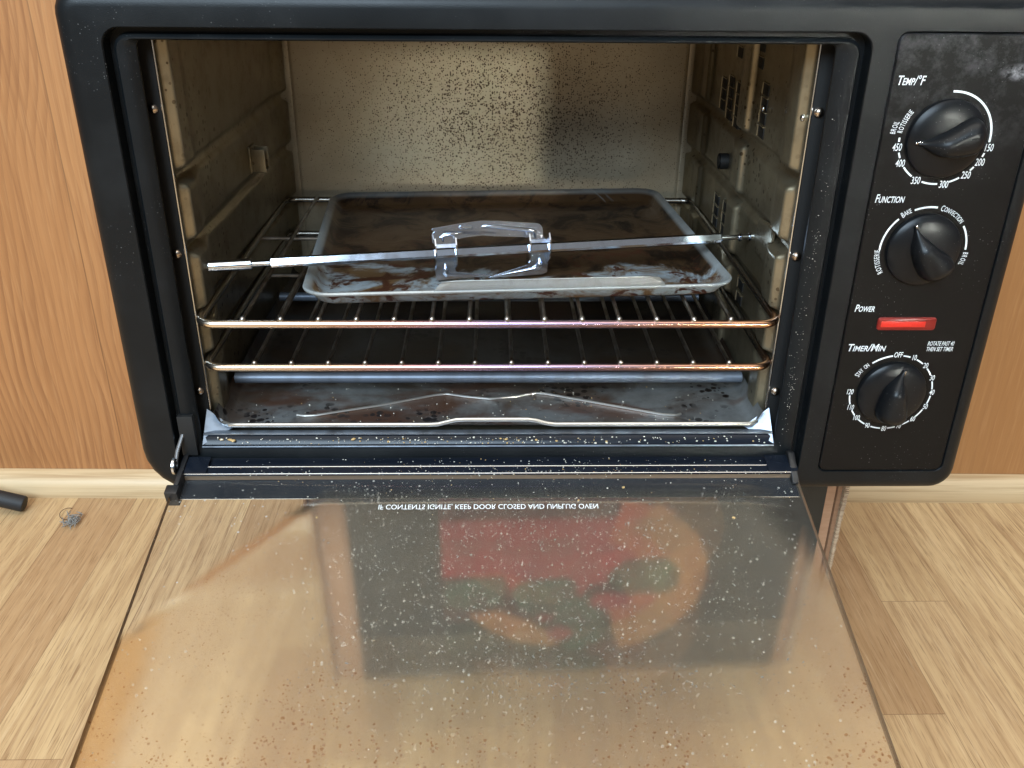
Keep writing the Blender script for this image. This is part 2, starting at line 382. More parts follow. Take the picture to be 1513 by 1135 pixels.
def ball(bm, c, r, sub=2, sc=(1, 1, 1), mi=0):
    b = bmesh.new(); bmesh.ops.create_icosphere(b, subdivisions=sub, radius=r)
    for v in b.verts: v.co = Vector(c) + Vector((v.co.x*sc[0], v.co.y*sc[1], v.co.z*sc[2]))
    return join(bm, b, mi)
def rr(x0, x1, z0, z1, r, n=6):
    """rounded rectangle, radii (bottom left, bottom right, top right, top left)"""
    if not isinstance(r, (tuple, list)): r = (r,)*4
    P = []
    for (cx, cz, rad, a0) in ((x0, z0, r[0], 180), (x1, z0, r[1], 270), (x1, z1, r[2], 0), (x0, z1, r[3], 90)):
        sx = 1 if cx == x0 else -1; sz = 1 if cz == z0 else -1
        for k in range(n+1):
            a = R(a0 + 90*k/n); P.append((cx + sx*rad + rad*math.cos(a), cz + sz*rad + rad*math.sin(a)))
    return P
def rect_in(rc, d): return (rc[0]+d, rc[1]-d, rc[2]+d, rc[3]-d)
def rloop(rc, r, y): return [Vector((x, y, z_(z))) for x, z in rr(*rc, r)]
def cyl_y(bm, cx, cz, prof, seg=64, mi=0):
    """lathe round the y axis: prof = [(radius, y)...]"""
    loops = [[Vector((cx + rad*math.cos(2*math.pi*k/seg), y, cz + rad*math.sin(2*math.pi*k/seg))) for k in range(seg)] for rad, y in prof]
    loft(bm, loops, True, (True, True), mi); return bm

# ------------------------------------------------------------------ setting: floor, wall, moulding
bm = bmesh.new()
vs = [bm.verts.new(p) for p in ((-3, -3, 0), (3, -3, 0), (3, 1.2, 0), (-3, 1.2, 0))]; bm.faces.new(vs)
struct(obj('floor', bm, M['floor']))
WR = Matrix.Translation((0, .384, 0)) @ Matrix.Rotation(R(-1.0), 4, 'Z')
bm = bmesh.new(); box(bm, -3, 3, .022, .12, 0, 2.6, mat=None)
o = struct(obj('wall', bm, M['wall'])); o.matrix_world = WR
bm = bmesh.new()
prof = [(.0215, .0), (.0, .0), (-.0005, .006)] + [(.0215 - .021*math.cos(R(a)), .009 + .021*math.sin(R(a))) for a in range(0, 91, 9)] + [(.0215, .030)]
loft(bm, [[Vector((x, y, zz)) for y, zz in prof] for x in (-3, 3)], True, (True, True))
o = struct(obj('baseboard_moulding', bm, M['moulding'])); o.matrix_world = WR
for nme in ():
    pass

# ------------------------------------------------------------------ toaster oven
oven = thing('toaster_oven', 'black countertop toaster oven standing on a box with its glass door hanging open', 'toaster oven', (.048, .17, z_(-.402)))
# outer shell
bm = bmesh.new()
oc = (-.250, .345, -.381, -.044)
loft(bm, [rloop(oc, .018, .012), rloop(oc, .018, .368), rloop(rect_in(oc, .012), .012, .378)], True, (False, True))
obj('housing', bm, M['bezel'], oven)
# moulded front
bm = bmesh.new()
OUT = (-.2545, .3505, -.3868, -.0385); RO = (.036, .018, .016, .016)
loops = [rloop(OUT, RO, .05)]
RD = .0115
for k in range(0, 8):
    a = R(90*k/7); ins = RD*(1-math.cos(a))
    loops.append(rloop(rect_in(OUT, ins), tuple(max(.004, q-ins) for q in RO), .0035 - RD*math.sin(a)))
V1 = loft(bm, loops)
G = (-.2275, .2295, -.3745, -.0605)
OP = (-.2105, .2105, -.3475, -.0688)
def lerp(a, b, f): return tuple(p*(1-f)+q*f for p, q in zip(a, b))
V2 = loft(bm, [rloop(G, .011, -.008), rloop(rect_in(G, .0006), .0105, -.0072), rloop(rect_in(G, .001), .010, .003), rloop(rect_in(G, .0042), .009, .003),
               rloop(rect_in(G, .0048), .0085, -.0015), rloop(rect_in(G, .0064), .008, -.0032), rloop(lerp(rect_in(G, .0064), OP, .4), .006, -.0032),
               rloop(lerp(rect_in(G, .0064), OP, .75), .0048, -.0018), rloop(OP, .0035, .0005), rloop(OP, .0035, .0028), rloop(rect_in(OP, -.012), .0035, .003)])
PH = (.2435, .3375, -.3685, -.0600)
V3 = loft(bm, [rloop(PH, .006, -.008), rloop(rect_in(PH, .0004), .006, -.0072), rloop(rect_in(PH, .0006), .006, -.003)], True)
es = []
bm.edges.ensure_lookup_table()
for L in (V1[-1], V2[0], V3[0]):
    for i in range(len(L)):
        es.append(bm.edges.get((L[i], L[(i+1) % len(L)])))
bmesh.ops.triangle_fill(bm, edges=es, use_beauty=True, use_dissolve=False)
bezel = obj('front_bezel', bm, M['bezel'], oven, 28)
bm = bmesh.new(); box(bm, -.2235, -.2125, -.0062, -.0005, z_(-.3535), z_(-.3215), .0004)
obj('hinge_slot', bm, M['groove'], bezel)
# dark flange behind the opening and its rivets
bm = bmesh.new()
FO = (-.226, .226, -.362, -.055); FI = (-.2068, .2068, -.3490, -.0610)
loft(bm, [rloop(FO, .004, .018), rloop(FI, .003, .018), rloop(FI, .003, .0195)])
flange = obj('door_flange', bm, M['groove'], oven)
bm0 = bmesh.new(); cyl_y(bm0, 0, 0, [(.0034, 0), (.0034, -.0008), (.0024, -.0022), (.0008, -.0028)], 16)
rv = obj('rivet', bm0, M['rivet'], flange, 40, loc=(-.2125, .0178, z_(-.112)))
for x, zz in ((-.2125, -.208), (-.2125, -.313), (.2118, -.112), (.2118, -.209), (.2118, -.314)):
    c = rv.copy(); link(c, flange); c.location = (x, .0178, z_(zz))

# ---- cavity
CH = (-.157, -.2055, -.2565, -.2905)                     # rack guides
def sstep(a, b, x):
    t_ = min(1, max(0, (x-a)/(b-a))); return t_*t_*(3-2*t_)
def rib_h(y, zc, left=False):
    h = 0
    for y0, hh in ((.0235, .0066), (.144, 0 if left else .0056), (.278, 0 if left else .0042)):   # steep towards the mouth, falling away behind
        h = max(h, hh*sstep(y0, y0+.0042, y)*(1-sstep(y0+.016, y0+.050, y)))
    g = 1
    for c in CH: g = min(g, sstep(.0030, .0075, abs(zc-c)))
    gr = 0
    for c in CH: gr = max(gr, sstep(.0055, .0025, abs(zc-c)))
    return h*g - .0030*gr*sstep(.018, .03, y)
def side_wall(sgn):
    bm = bmesh.new(); NY, NZ = 230, 130; rows = []
    for j in range(NZ+1):
        zc = -.349 + (.349-.058)*j/NZ; row = []
        for i in range(NY+1):
            y = .018 + .317*i/NY
            b = .2070 - .0065*(i/NY)
            b -= .006*sstep(.9, 1, i/NY)                 # rolled corner into the back
            row.append(bm.verts.new((sgn*(b - rib_h(y, zc, sgn < 0)), y, z_(zc))))
        rows.append(row)
    for j in range(NZ):
        for i in range(NY): bm.faces.new((rows[j][i], rows[j][i+1], rows[j+1][i+1], rows[j+1][i]))
    return bm
sw_l = obj('side_wall', side_wall(-1), M['liner'], oven, 60)
sw_r = obj('side_wall', side_wall(1), M['liner'], oven, 60)
for sw, sg in ((sw_l, -1), (sw_r, 1)):                    # bright folded edge of the liner
    bm = bmesh.new(); tube(bm, [(sg*.2068, .0185, z_(-.349)), (sg*.2068, .0185, z_(-.062))], .0009, 8)
    obj('folded_edge', bm, M['steel'], sw)
bm = bmesh.new()
bx = [(-.1995, .325), (-.194, .3335), (-.190, .335), (-.1885, .3335), (-.186, .3335), (.186, .3335), (.1885, .3335), (.190, .335), (.194, .3335), (.1995, .325)]
loft(bm, [[Vector((x, y, z_(zz))) for x, y in bx] for zz in (-.350, -.058)], False)
obj('back_wall', bm, M['back'], oven, 50)
bm = bmesh.new(); box(bm, -.209, .209, .019, .34, z_(-.0590), z_(-.0560)); obj('ceiling', bm, M['liner'], oven)
bm = bmesh.new(); box(bm, -.209, .209, .003, .34, z_(-.3520), z_(-.3475), .0006); obj('cavity_floor', bm, M['liner'], oven)
# polished sill at the mouth of the cavity
bm = bmesh.new()
pr = [(.010, -.3418), (.004, -.3418), (.0018, -.3430), (-.0012, -.3474), (-.0030, -.3480), (-.0030, -.3495), (.010, -.3495)]
loft(bm, [[Vector((x, y, z_(zz))) for y, zz in pr] for x in (-.2095, .2095)], True, (True, True))
t = NT('sill_steel'); n_ = t.noise(t.co(), 80, 4)
t.P(Base_Color=t.mix(t.rng(n_, .4, .7), (.30, .35, .42), (.17, .18, .20)), Metallic=.8, Roughness=.34); M['sill'] = t.m
sl = obj('sill', bm, M['rail'], oven)
bm = bmesh.new(); box(bm, -.2095, .2095, .0022, .0075, z_(-.3416), z_(-.3402), .0005); obj('sill_edge', bm, M['sill'], sl)
bm = bmesh.new(); tube(bm, [(-.2095, -.0030, z_(-.3482)), (.2095, -.0030, z_(-.3482))], .0007, 8); obj('sill_lip', bm, M['sill'], sl)
for sg in (-1, 1):
    bm = bmesh.new()
    vsx = [Vector((sg*.2085, .016, z_(-.3485))), Vector((sg*.2085, .016, z_(-.327))), Vector((sg*.190, .012, z_(-.3405))), Vector((sg*.2095, -.0025, z_(-.3470)))]
    a = [bm.verts.new(v) for v in vsx]
    for q in ((0, 1, 2), (1, 3, 2), (0, 2, 3), (0, 3, 1)): bm.faces.new([a[i] for i in q])
    obj('corner_gusset', bm, M['sill'], oven)
# heating tubes
for y, zz in ((.064, -.3255), (.235, -.3255), (.09, -.075), (.24, -.075)):
    bm = bmesh.new(); tube(bm, [(-.199, y, z_(zz)), (.199, y, z_(zz))], .0042, 16); obj('heating_tube', bm, M['element'], oven)
# vent louvres, bolts, spit sockets
vd = []
def vent(y, zc, w=.0150, h=.0086):
    xw = .2070 - .0065*((y-.018)/.317) - max(0, rib_h(y, zc)); loc = Vector((xw, y, z_(zc)))
    if not vd:
        bm = bmesh.new(); box(bm, -.0006, .003, -w/2, w/2, -h/2, h/2, .0002)
        a = obj('vent_hole', bm, M['groove'], sw_r, loc=loc)
        bm = bmesh.new(); box(bm, -.0014, .003, w/2-.0008, w/2+.0006, -h/2, h/2, .0003); box(bm, -.0011, .003, -w/2, w/2, h/2-.0004, h/2+.0005, .0002)
        vd.extend((a, bm)); 
        b = bpy.data.meshes.new('vent_lip'); bmesh.ops.recalc_face_normals(bm, faces=bm.faces); bm.to_mesh(b); bm.free(); b.materials.append(M['liner'])
        vd[1] = b
    else:
        a = vd[0].copy(); link(a, sw_r); a.location = loc
for y, z0, z1, n in ((.197, -.098, -.098, 1), (.139, -.086, -.098, 2), (.212, -.123, -.150, 4), (.177, -.123, -.150, 4), (.117, -.114, -.145, 4), (.218, -.225, -.245, 3), (.182, -.222, -.242, 3), (.118, -.268, -.280, 2), (.235, -.128, -.146, 3)):
    for k in range(n): vent(y, z0 + (z1-z0)*(k/max(1, n-1)))
lips = bmesh.new()
for o in [c for c in sw_r.children if c.name.startswith('vent_hole')]:
    l = bpy.data.objects.new('vent_lip', vd[1]); link(l, sw_r); l.location = o.location
for y, zc in ((.057, -.118), (.026, -.117), (.112, -.127)):
    bm = bmesh.new(); ball(bm, (.2045 - .0065*((y-.018)/.317), y, z_(zc)), .0026, 2, (.7, 1, 1)); obj('bolt', bm, M['steel'], sw_r)
bm = bmesh.new()                                            # square bracket on the left wall
for a in ((-.2015, -.190, .200, .2015), (-.2015, -.190, .2125, .214)): box(bm, a[0], a[1], a[2], a[3], z_(-.197), z_(-.179), .0003)
box(bm, -.2035, -.2015, .198, .216, z_(-.199), z_(-.177), .0004); box(bm, -.2015, -.190, .200, .214, z_(-.198), z_(-.1965), .0003)
obj('spit_bracket', bm, M['liner'], sw_l)
bm = bmesh.new()
tube(bm, [(.2045, .200, z_(-.187)), (.196, .200, z_(-.187))], [.0068, .0068], 20, False)
tube(bm, [(.1962, .200, z_(-.187)), (.1958, .200, z_(-.187))], [.0045, .0045], 20)
obj('spit_socket', bm, M['groove'], sw_r)
bm = bmesh.new()                                            # pressed plate low on the right wall
loft(bm, [[Vector((.2058-d, y, z_(zz))) for y, zz in ((.052+i, -.232+i), (.094-i, -.232+i), (.094-i, -.205-i*.6), (.052+i, -.198-i))] for d, i in ((0, 0), (.0016, .002), (.0020, .004))], True, (False, True))
obj('pressed_plate', bm, M['liner'], sw_r)

# ---- control panel
bm = bmesh.new()
PP = rect_in(PH, .0011)
loft(bm, [rloop(PP, .0055, -.0032), rloop(PP, .0055, -.0072), rloop(rect_in(PP, .0008), .005, -.0080)], True, (False, True))
panel = obj('control_panel', bm, M['panel'], oven)
YP = -.0080
def text_bm(s, size, caps=False, shear=0, xs=1, off=0.0, align='CENTER'):
    cu = bpy.data.curves.new('t', 'FONT'); cu.body = s; cu.size = size; cu.shear = shear; cu.align_x = align; cu.align_y = 'CENTER'
    cu.small_caps_scale = .74; cu.offset = off; cu.resolution_u = 3
    if caps:
        for i in range(len(s)): cu.body_format[i].use_small_caps = True
    ob = bpy.data.objects.new('t', cu); COL.objects.link(ob)
    bpy.context.view_layer.update()
    me = bpy.data.meshes.new_from_object(ob.evaluated_get(bpy.context.evaluated_depsgraph_get()))
    b = bmesh.new(); b.from_mesh(me)
    bpy.data.objects.remove(ob); bpy.data.curves.remove(cu); bpy.data.meshes.remove(me)
    for v in b.verts: v.co.x *= xs
    return b
KP = .9863                                                   # the panel stands 8 mm ahead of the mouth plane
def pxz(x, zz): return x*KP, zz*KP
def put(bm, b, x, zz, ang=0):
    x, zz = pxz(x, zz)
    b.transform(Matrix.Translation((x, YP-.0003, z_(zz))) @ Matrix.Rotation(-R(ang), 4, 'Y') @ Matrix.Rotation(R(90), 4, 'X'))
    join(bm, b)
def word(bm, s, x0, x1, zz, size, caps=True, shear=.22):
    b = text_bm(s, size, caps, shear, 1, .00008 if caps else .00002, 'LEFT')
    xa = min(v.co.x for v in b.verts); xb = max(v.co.x for v in b.verts)
    k = (x1-x0)/(xb-xa)
    for v in b.verts: v.co.x = (v.co.x-xa)*k
    put(bm, b, x0, zz)
def arc(bm, c, rad, a0, a1, w):
    n = max(3, int(abs(a1-a0)/4)); A = []; B = []
    cx, cz = pxz(*c)
    for k in range(n+1):
        a = R(a0+(a1-a0)*k/n)
        A.append(bm.verts.new((cx+KP*(rad-w/2)*math.cos(a), YP-.0003, z_(cz+KP*(rad-w/2)*math.sin(a)))))
        B.append(bm.verts.new((cx+KP*(rad+w/2)*math.cos(a), YP-.0003, z_(cz+KP*(rad+w/2)*math.sin(a)))))
    for k in range(n): bm.faces.new((A[k], A[k+1], B[k+1], B[k]))
def at(bm, c, rad, ang, s, size, rot=0, xs=.8, caps=False, shear=.12):
    put(bm, text_bm(s, size, caps, shear, xs, .00003), c[0]+rad*math.cos(R(ang)), c[1]+rad*math.sin(R(ang)), rot)
def arctext(bm, c, rad, a0, a1, s, size, caps=False, xs=.62):
    gl = []
    for i, ch in enumerate(s):
        if ch == ' ': gl.append((None, 0, size*.3)); continue
        b = text_bm(ch, size*(1.0 if i == 0 or not caps else .82), False, 0, xs, .00002)
        lo = min(v.co.x for v in b.verts); hi = max(v.co.x for v in b.verts)
        for v in b.verts: v.co.x -= (lo+hi)/2
        gl.append((b, 0, hi-lo))
    tot = sum(g[2] for g in gl); gap = (rad*abs(R(a1-a0)) - tot)/max(1, len(s)-1); p = 0; sg = 1 if a1 > a0 else -1
    for b, _, w in gl:
        a = a0 + sg*math.degrees((p+w/2)/rad); p += w+gap
        if b is not None: put(bm, b, c[0]+rad*math.cos(R(a)), c[1]+rad*math.sin(R(a)), a-90)
C1, C2, C3 = (.2884, -.1245), (.2898, -.1978), (.2898, -.3060)
bm = bmesh.new(); word(bm, 'Temp/\u00b0F', .2515, .2685, -.0895, .0078)
arc(bm, C1, .0290, 92, -4, .0013)
for a, b_ in ((-18, -23), (-38, -44), (-59, -72), (-87, -108), (-124, -141), (-155, -162), (184, 179)): arc(bm, C1, .0290, a, b_, .0011)
for a, s in ((-11, '150'), (-30, '200'), (-51, '250'), (-79, '300'), (-116, '350'), (-148, '400'), (-169, '450')): at(bm, C1, .0300, a, s, .0066, 0, .60)
arctext(bm, C1, .0340, 175, 162, 'BROIL', .0048, False, .55); arctext(bm, C1, .0296, 173, 145, 'ROTISSERIE', .0046, False, .55)
obj('dial_lettering', bm, M['white_print'], panel, recalc=False, label='white temperature dial lettering')
bm = bmesh.new(); word(bm, 'Function', .2515, .2705, -.1635, .0078)
for a, b_ in ((181, 134), (112, 82), (34, 0)): arc(bm, C2, .0290, a, b_, .0012)
arctext(bm, C2, .0295, 129, 116, 'BAKE', .0054, True); arctext(bm, C2, .0290, 77, 40, 'CONVECTION', .0054, True)
arctext(bm, C2, .0297, -4, -21, 'BROIL', .0048, False, .55)
arctext(bm, C2, .0302, 214, 181, 'ROTISSERIE', .0050, False, .6)
obj('dial_lettering', bm, M['white_print'], panel, recalc=False, label='white function dial lettering')
bm = bmesh.new(); word(bm, 'Power', .2520, .2655, -.2405, .0074)
obj('lettering', bm, M['white_print'], panel, recalc=False)
bm = bmesh.new(); word(bm, 'ROTATE PAST 40', .3085, .3270, -.2672, .0046, False); word(bm, 'THEN SET TIMER', .3085, .3270, -.2715, .0046, False)
obj('lettering', bm, M['white_print'], panel, recalc=False)
bm = bmesh.new(); word(bm, 'Timer/Min', .2525, .2790, -.2705, .0078)
arc(bm, C3, .0296, 127, 98, .0012)
na = (91, 68, 46, 23, 0, -23, -47, -68, -89, -114, -136, -156, -181)
for a, s in zip(na, ('OFF', '10', '20', '30', '40', '50', '60', '70', '80', '90', '100', '110', '120')): at(bm, C3, .0300, a, s, .0058, 0, .60)
for i, (a, b_) in enumerate(zip(na, na[1:])):
    d1 = 7.5 if i == 0 else 5.2
    arc(bm, C3, .0296, a-d1, b_+5.2, .0010)
arctext(bm, C3, .0302, 154, 132, 'STAY ON', .0054, True, .6)
obj('dial_lettering', bm, M['white_print'], panel, recalc=False, label='white timer dial lettering')
# power lamp
bm = bmesh.new(); lx0, lx1, lz0, lz1 = .2695*KP, .3105*KP, -.2565*KP, -.2470*KP
loft(bm, [rloop((lx0, lx1, lz0, lz1), .002, YP+.001), rloop((lx0, lx1, lz0, lz1), .002, YP-.0008), rloop(rect_in((lx0, lx1, lz0, lz1), .0008), .0016, YP-.0014)], True, (True, True))
lens = obj('power_light', bm, M['red_lens'], panel)
bm = bmesh.new(); box(bm, lx0+.0022, lx1-.0075, YP-.0019, YP-.0012, z_(lz0+.0026), z_(lz1-.0026), .0004); obj('lamp_bar', bm, M['red_glow'], lens)
# knobs: disc, grip, pointer line
bmk = bmesh.new()
cyl_y(bmk, 0, 0, [(.0244, 0), (.0244, -.0014), (.0239, -.0028), (.0228, -.0037), (.0200, -.0048), (.0160, -.0058), (.0110, -.0065), (.0060, -.0069), (.0020, -.0070)], 72)
bmg = bmesh.new(); loops = []
NS = 26
for i in range(NS+1):
    f = i/NS; u = .0208 - .0416*f                          # from the pointed tip to the round tail
    wdt = .0012 + .0102*sstep(0, .62, f)*(1.0 if f < .8 else math.sqrt(max(0.001, 1-((f-.8)/.2)**2)))
    wdt *= (1 - .16*math.exp(-((f-.5)/.16)**2))
    hgt = .0030 + .0112*sstep(0, .42, f)*(1.0 if f < .78 else math.sqrt(max(0.001, 1-((f-.78)/.22)**2)))
    bend = .0022*math.sin(f*math.pi*1.6)
    L = []
    for k in range(17):
        a = math.pi*k/16; cx_ = math.cos(a); sy_ = math.sin(a)
        L.append(Vector((u, -.0040 - hgt*(sy_**.75), bend + wdt*math.copysign(abs(cx_)**.8, cx_))))
    loops.append(L)
loft(bmg, loops, False); 
bmp = bmesh.new(); box(bmp, .0130, .0208, -.0072, -.0042, -.0006, .0006, .0002)
kc = [(C1, 184, 'temperature knob pointing left'), (C2, 120, 'function knob pointing up and left'), (C3, 79, 'timer knob pointing up')]
kd = kg = kp = None
for (c, ang, lab) in kc:
    x, zz = pxz(*c); loc = Vector((x, YP-.0002, z_(zz))) - oven.location
    if kd is None:
        kd = obj('knob', bmk, M['knob'], oven, 30, loc=loc); kg = obj('grip', bmg, M['knob'], kd, 60, loc=(0, 0, 0)); kp = obj('pointer_line', bmp, M['steel'], kg, loc=(0, 0, 0))
        kp.parent = kd
        a, b_, c_ = kd, kg, kp
    else:
        a = kd.copy(); link(a, oven); a.location = loc
        b_ = kg.copy(); link(b_, a); c_ = kp.copy(); link(c_, a)
    a.rotation_euler = (0, -R(ang), 0); a['label'] = lab
# feet
bmf = bmesh.new()
loft(bmf, [[Vector((rad*math.cos(2*math.pi*k/24), rad*math.sin(2*math.pi*k/24), zz)) for k in range(24)] for rad, zz in ((.0165, .022), (.0155, .006), (.0135, .0015), (.0105, 0))], True, (True, True))
ft = None
for x, y in ((.327, .040), (-.235, .040), (.327, .34), (-.235, .34)):
    loc = Vector((x, y, z_(-.402))) - oven.location
    if ft is None: ft = obj('foot', bmf, M['rubber'], oven, loc=loc)
    else:
        c = ft.copy(); link(c, oven); c.location = loc

# ---- door, hanging 12.6 degrees below level
DA = R(12.6); DO = Vector((0, -.004, z_(-.356)))
door = bpy.data.objects.new('door', None); link(door, oven); door.empty_display_size = .02
dxm = Matrix(((1, 0, 0), (0, -math.cos(DA), -math.sin(DA)), (0, -math.sin(DA), math.cos(DA)))).transposed()
# local axes: X right, Y along the door away from the hinge, Z out of its upper face (mirrored frame kept right-handed below)
DM = Matrix.Identity(4)
yv = Vector((0, -math.cos(DA), -math.sin(DA))); zv = Vector((0, -math.sin(DA), math.cos(DA))); xv = Vector((1, 0, 0))
for i in range(3): DM[i][0], DM[i][1], DM[i][2] = xv[i], yv[i], zv[i]
DM.translation = DO
def dobj(name, bm, mats, sharp=35, **kw):
    """mesh given in (across, along, up) door axes -> stored with world offsets, texture axes stay the door's"""
    # door axes are left-handed, so mirror across x for the object frame: object frame = (-x, along, up)
    for v in bm.verts: v.co.x = -v.co.x
    o = obj(name, bm, mats, door, sharp, local=True, **kw)
    return o
fm = Matrix.Identity(4)
for i in range(3): fm[i][0], fm[i][1], fm[i][2] = -xv[i], yv[i], zv[i]
fm.translation = DO - oven.location
door.matrix_local = fm
HX = .2245
bm = bmesh.new()
pr = [(0.0, -.012), (0.0, -.0022), (.0010, -.0008), (.0020, -.0004), (.0112, -.0004), (.0118, .0008), (.0128, .0012), (.0180, .0006), (.0188, -.0002), (.0190, -.0052), (.0366, -.0052), (.0368, -.0062), (.0190, -.012)]
loft(bm, [[Vector((x, v, n)) for v, n in pr] for x in (-.2205, .2215)], True, (True, True))
dobj('door_rail', bm, M['rail'], 25)
for v_, n__, r__ in ((.0121, .0013, .00035), (.0186, .0006, .00035), (.0371, -.0058, .00022)):
    bm = bmesh.new(); tube(bm, [(-.2205, v_, n__), (.2215, v_, n__)], r__, 8); dobj('rail_glint', bm, M['steel'])  # bright thin tubes added as the light lines caught along the rail edges
for s in (-1, 1):                                            # bare folded ears at the ends of the rail
    bm = bmesh.new(); x0, x1 = (-.2235, -.2030) if s < 0 else (.2020, .2240)
    box(bm, x0, x1, .0024, .0186, .0014, .0024, .0004)
    dobj('rail_end_plate', bm, M['rail'])
bm = bmesh.new(); box(bm, -HX, .2225, .0192, .285, -.0046, -.0004, .0005)
bm.normal_update()
for f in bm.faces:
    f.material_index = 0 if abs(f.normal.z) > .9 else 1
glass = dobj('glass', bm, [M['glass'], M['glass_edge']], 20, label='brown filmed glass of the open door')
bm = bmesh.new(); b = text_bm('IF CONTENTS IGNITE, KEEP DOOR CLOSED AND UNPLUG OVEN', .0064, False, 0, 1, .00002)
xa = min(v.co.x for v in b.verts); xb = max(v.co.x for v in b.verts)
for v in b.verts: v.co = Vector((-.0772 + (v.co.x-xa)/(xb-xa)*.1525, .0502 + v.co.y, -.0001))
join(bm, b); dobj('warning_lettering', bm, M['white_print'], recalc=False)
bm = bmesh.new(); box(bm, -.228, .226, .283, .312, -.010, .003, .003); dobj('door_trim', bm, M['bezel'])
bm = bmesh.new(); tube(bm, [(-.15, .292, -.010), (-.15, .292, -.038), (-.145, .292, -.043), (.145, .292, -.043), (.15, .292, -.038), (.15, .292, -.010)], .007, 14); dobj('door_handle', bm, M['bezel'])
# hinges
bm = bmesh.new(); box(bm, -.2275, -.2185, .0310, .0395, -.010, .0030, .001); box(bm, -.2225, -.2190, .001, .032, -.008, .004, .001)
dobj('hinge_block', bm, M['hinge'])
bm = bmesh.new()
tube(bm, [(-.2180, .004, z_(-.3245)), (-.2205, -.002, z_(-.333)), (-.2245, -.013, z_(-.346)), (-.2250, -.018, z_(-.352))], [.0008, .0014, .0016, .0016], 10)
tube(bm, [(-.2262, -.0195, z_(-.3540)), (-.2246, -.0195, z_(-.3540))], .0062, 24)
hl = obj('hinge_arm', bm, M['steel'], oven)
bm = bmesh.new(); tube(bm, [(-.2246, -.0195, z_(-.3540)), (-.2240, -.0195, z_(-.3540))], .0052, 20); tube(bm, [(-.2241, -.0195, z_(-.3540)), (-.2228, -.0195, z_(-.3540))], .0022, 12)
obj('hinge_pivot', bm, M['hinge'], hl)
bm = bmesh.new()
loft(bm, [[Vector(q) for q in ((x, -.004, z_(-.3520)), (x, -.010, z_(-.3500)), (x, -.030, z_(-.3640)), (x, -.028, z_(-.3680)), (x, -.006, z_(-.3640)))] for x in (.2185, .2235)], True, (True, True))
bmesh.ops.bevel(bm, geom=list(bm.edges), offset=.0006, segments=1, affect='EDGES')
obj('hinge_arm', bm, M['hinge'], oven)

# ------------------------------------------------------------------ wire racks
RX = [-.171 + .02615*k for k in range(14)]
def make_rack(zz, label, x0, x1, yf, yb, shift):
    root = thing('wire_rack', label, 'oven rack', (0, .16, z_(zz)), 'wire racks inside the oven')
    bm = bmesh.new(); rc = .012; pts = []
    for cx, cy, a0 in ((x0+rc, yf+rc, 180), (x1-rc, yf+rc, 270), (x1-rc, yb-rc, 0), (x0+rc, yb-rc, 90)):
        for k in range(7): a = R(a0+15*k); pts.append(Vector((cx+rc*math.cos(a), cy+rc*math.sin(a), z_(zz))))
    pts = pts + pts[:1]
    n = len(pts)-1; seg = 12; loops = []
    for i in range(n):
        d = (pts[(i+1) % n] - pts[(i-1) % n]).normalized(); q = d.cross(Vector((0, 0, 1)))
        loops.append([pts[i] + .0029*(math.cos(2*math.pi*k/seg)*q + Vector((0, 0, math.sin(2*math.pi*k/seg)))) for k in range(seg)])
    loft(bm, loops + [loops[0]]); bmesh.ops.remove_doubles(bm, verts=bm.verts, dist=1e-6)
    obj('frame_wire', bm, M['wire'], root)
    bm = bmesh.new(); tube(bm, [(x0, .205, z_(zz)-.0026), (x1, .205, z_(zz)-.0026)], .0018, 10); obj('cross_wire', bm, M['rod'], root)
    first = None
    for x in RX:
        if first is None:
            bm = bmesh.new()
            tube(bm, [(0, yf-.0012, .0024), (0, yf+.0015, .0036), (0, yf+.006, .0036), (0, yb-.002, .0036), (0, yb+.001, .0028)], [.0013, .0017, .0015, .0015, .0012], 8)
            ball(bm, (0, yf-.0002, .0038), .0023, 2)
            first = obj('rod', bm, M['rod'], root, 60, loc=Vector((x+shift, 0, z_(zz))) - root.location)
        else:
            c = first.copy(); link(c, root); c.location = Vector((x+shift, 0, z_(zz))) - root.location
    return root
make_rack(-.2555, 'upper wire oven rack carrying the baking tray', -.2035, .2035, .0075, .320, 0)
make_rack(-.2905, 'lower empty wire oven rack just above the crumb tray', -.2035, .2035, .0105, .320, .0035)

# ------------------------------------------------------------------ baking tray
TC = Vector((.0150, .158, z_(-.2482))); TA = R(4.0)
tray = thing('baking_tray', 'burnt brown stained baking tray lying on the upper rack', 'baking tray', TC)
bm = bmesh.new()
def tl(hx, hy, r, z): return [Vector((x, y, z)) for x, y in rr(-hx, hx, -hy, hy, r, 8)]
loft(bm, [tl(.1562, .1310, .020, .0092), tl(.1567, .1315, .0205, .0104), tl(.1557, .1305, .020, .0114), tl(.1539, .1287, .0185, .0112), tl(.1512, .1260, .016, .0092), tl(.1457, .1205, .013, .0022), tl(.1432, .1180, .012, .0006), tl(.1300, .1050, .010, .0003)], True, (False, True))
V = loft(bm, [tl(.1562, .1310, .020, .0092), tl(.1539, .1287, .0185, .0088), tl(.1477, .1225, .0135, .0012), tl(.1442, .1190, .012, -.0010)], True, (False, True))
o = obj('pan', bm, M['tray'], tray, 40, local=True)
bm = bmesh.new()                                             # raised grip along the front rim
loft(bm, [[Vector((x, -.1290-y_, z)) for x, y_, z in ((-.064+a, b, c), (-.058+a*1.6, b+.0005, c+.001), (.095-a*1.6, b+.0005, c+.001), (.103-a, b, c))] for a, b, c in ((0, 0, .0085), (.0005, .0022, .0112), (.003, .0030, .0150), (.006, .0036, .0178), (.006, .0044, .0180))], False)
g = obj('front_lip', bm, M['tray'], tray, 40, local=True)
sm = g.modifiers.new('thickness', 'SOLIDIFY'); sm.thickness = .0008
tray.rotation_euler = (0, 0, TA)

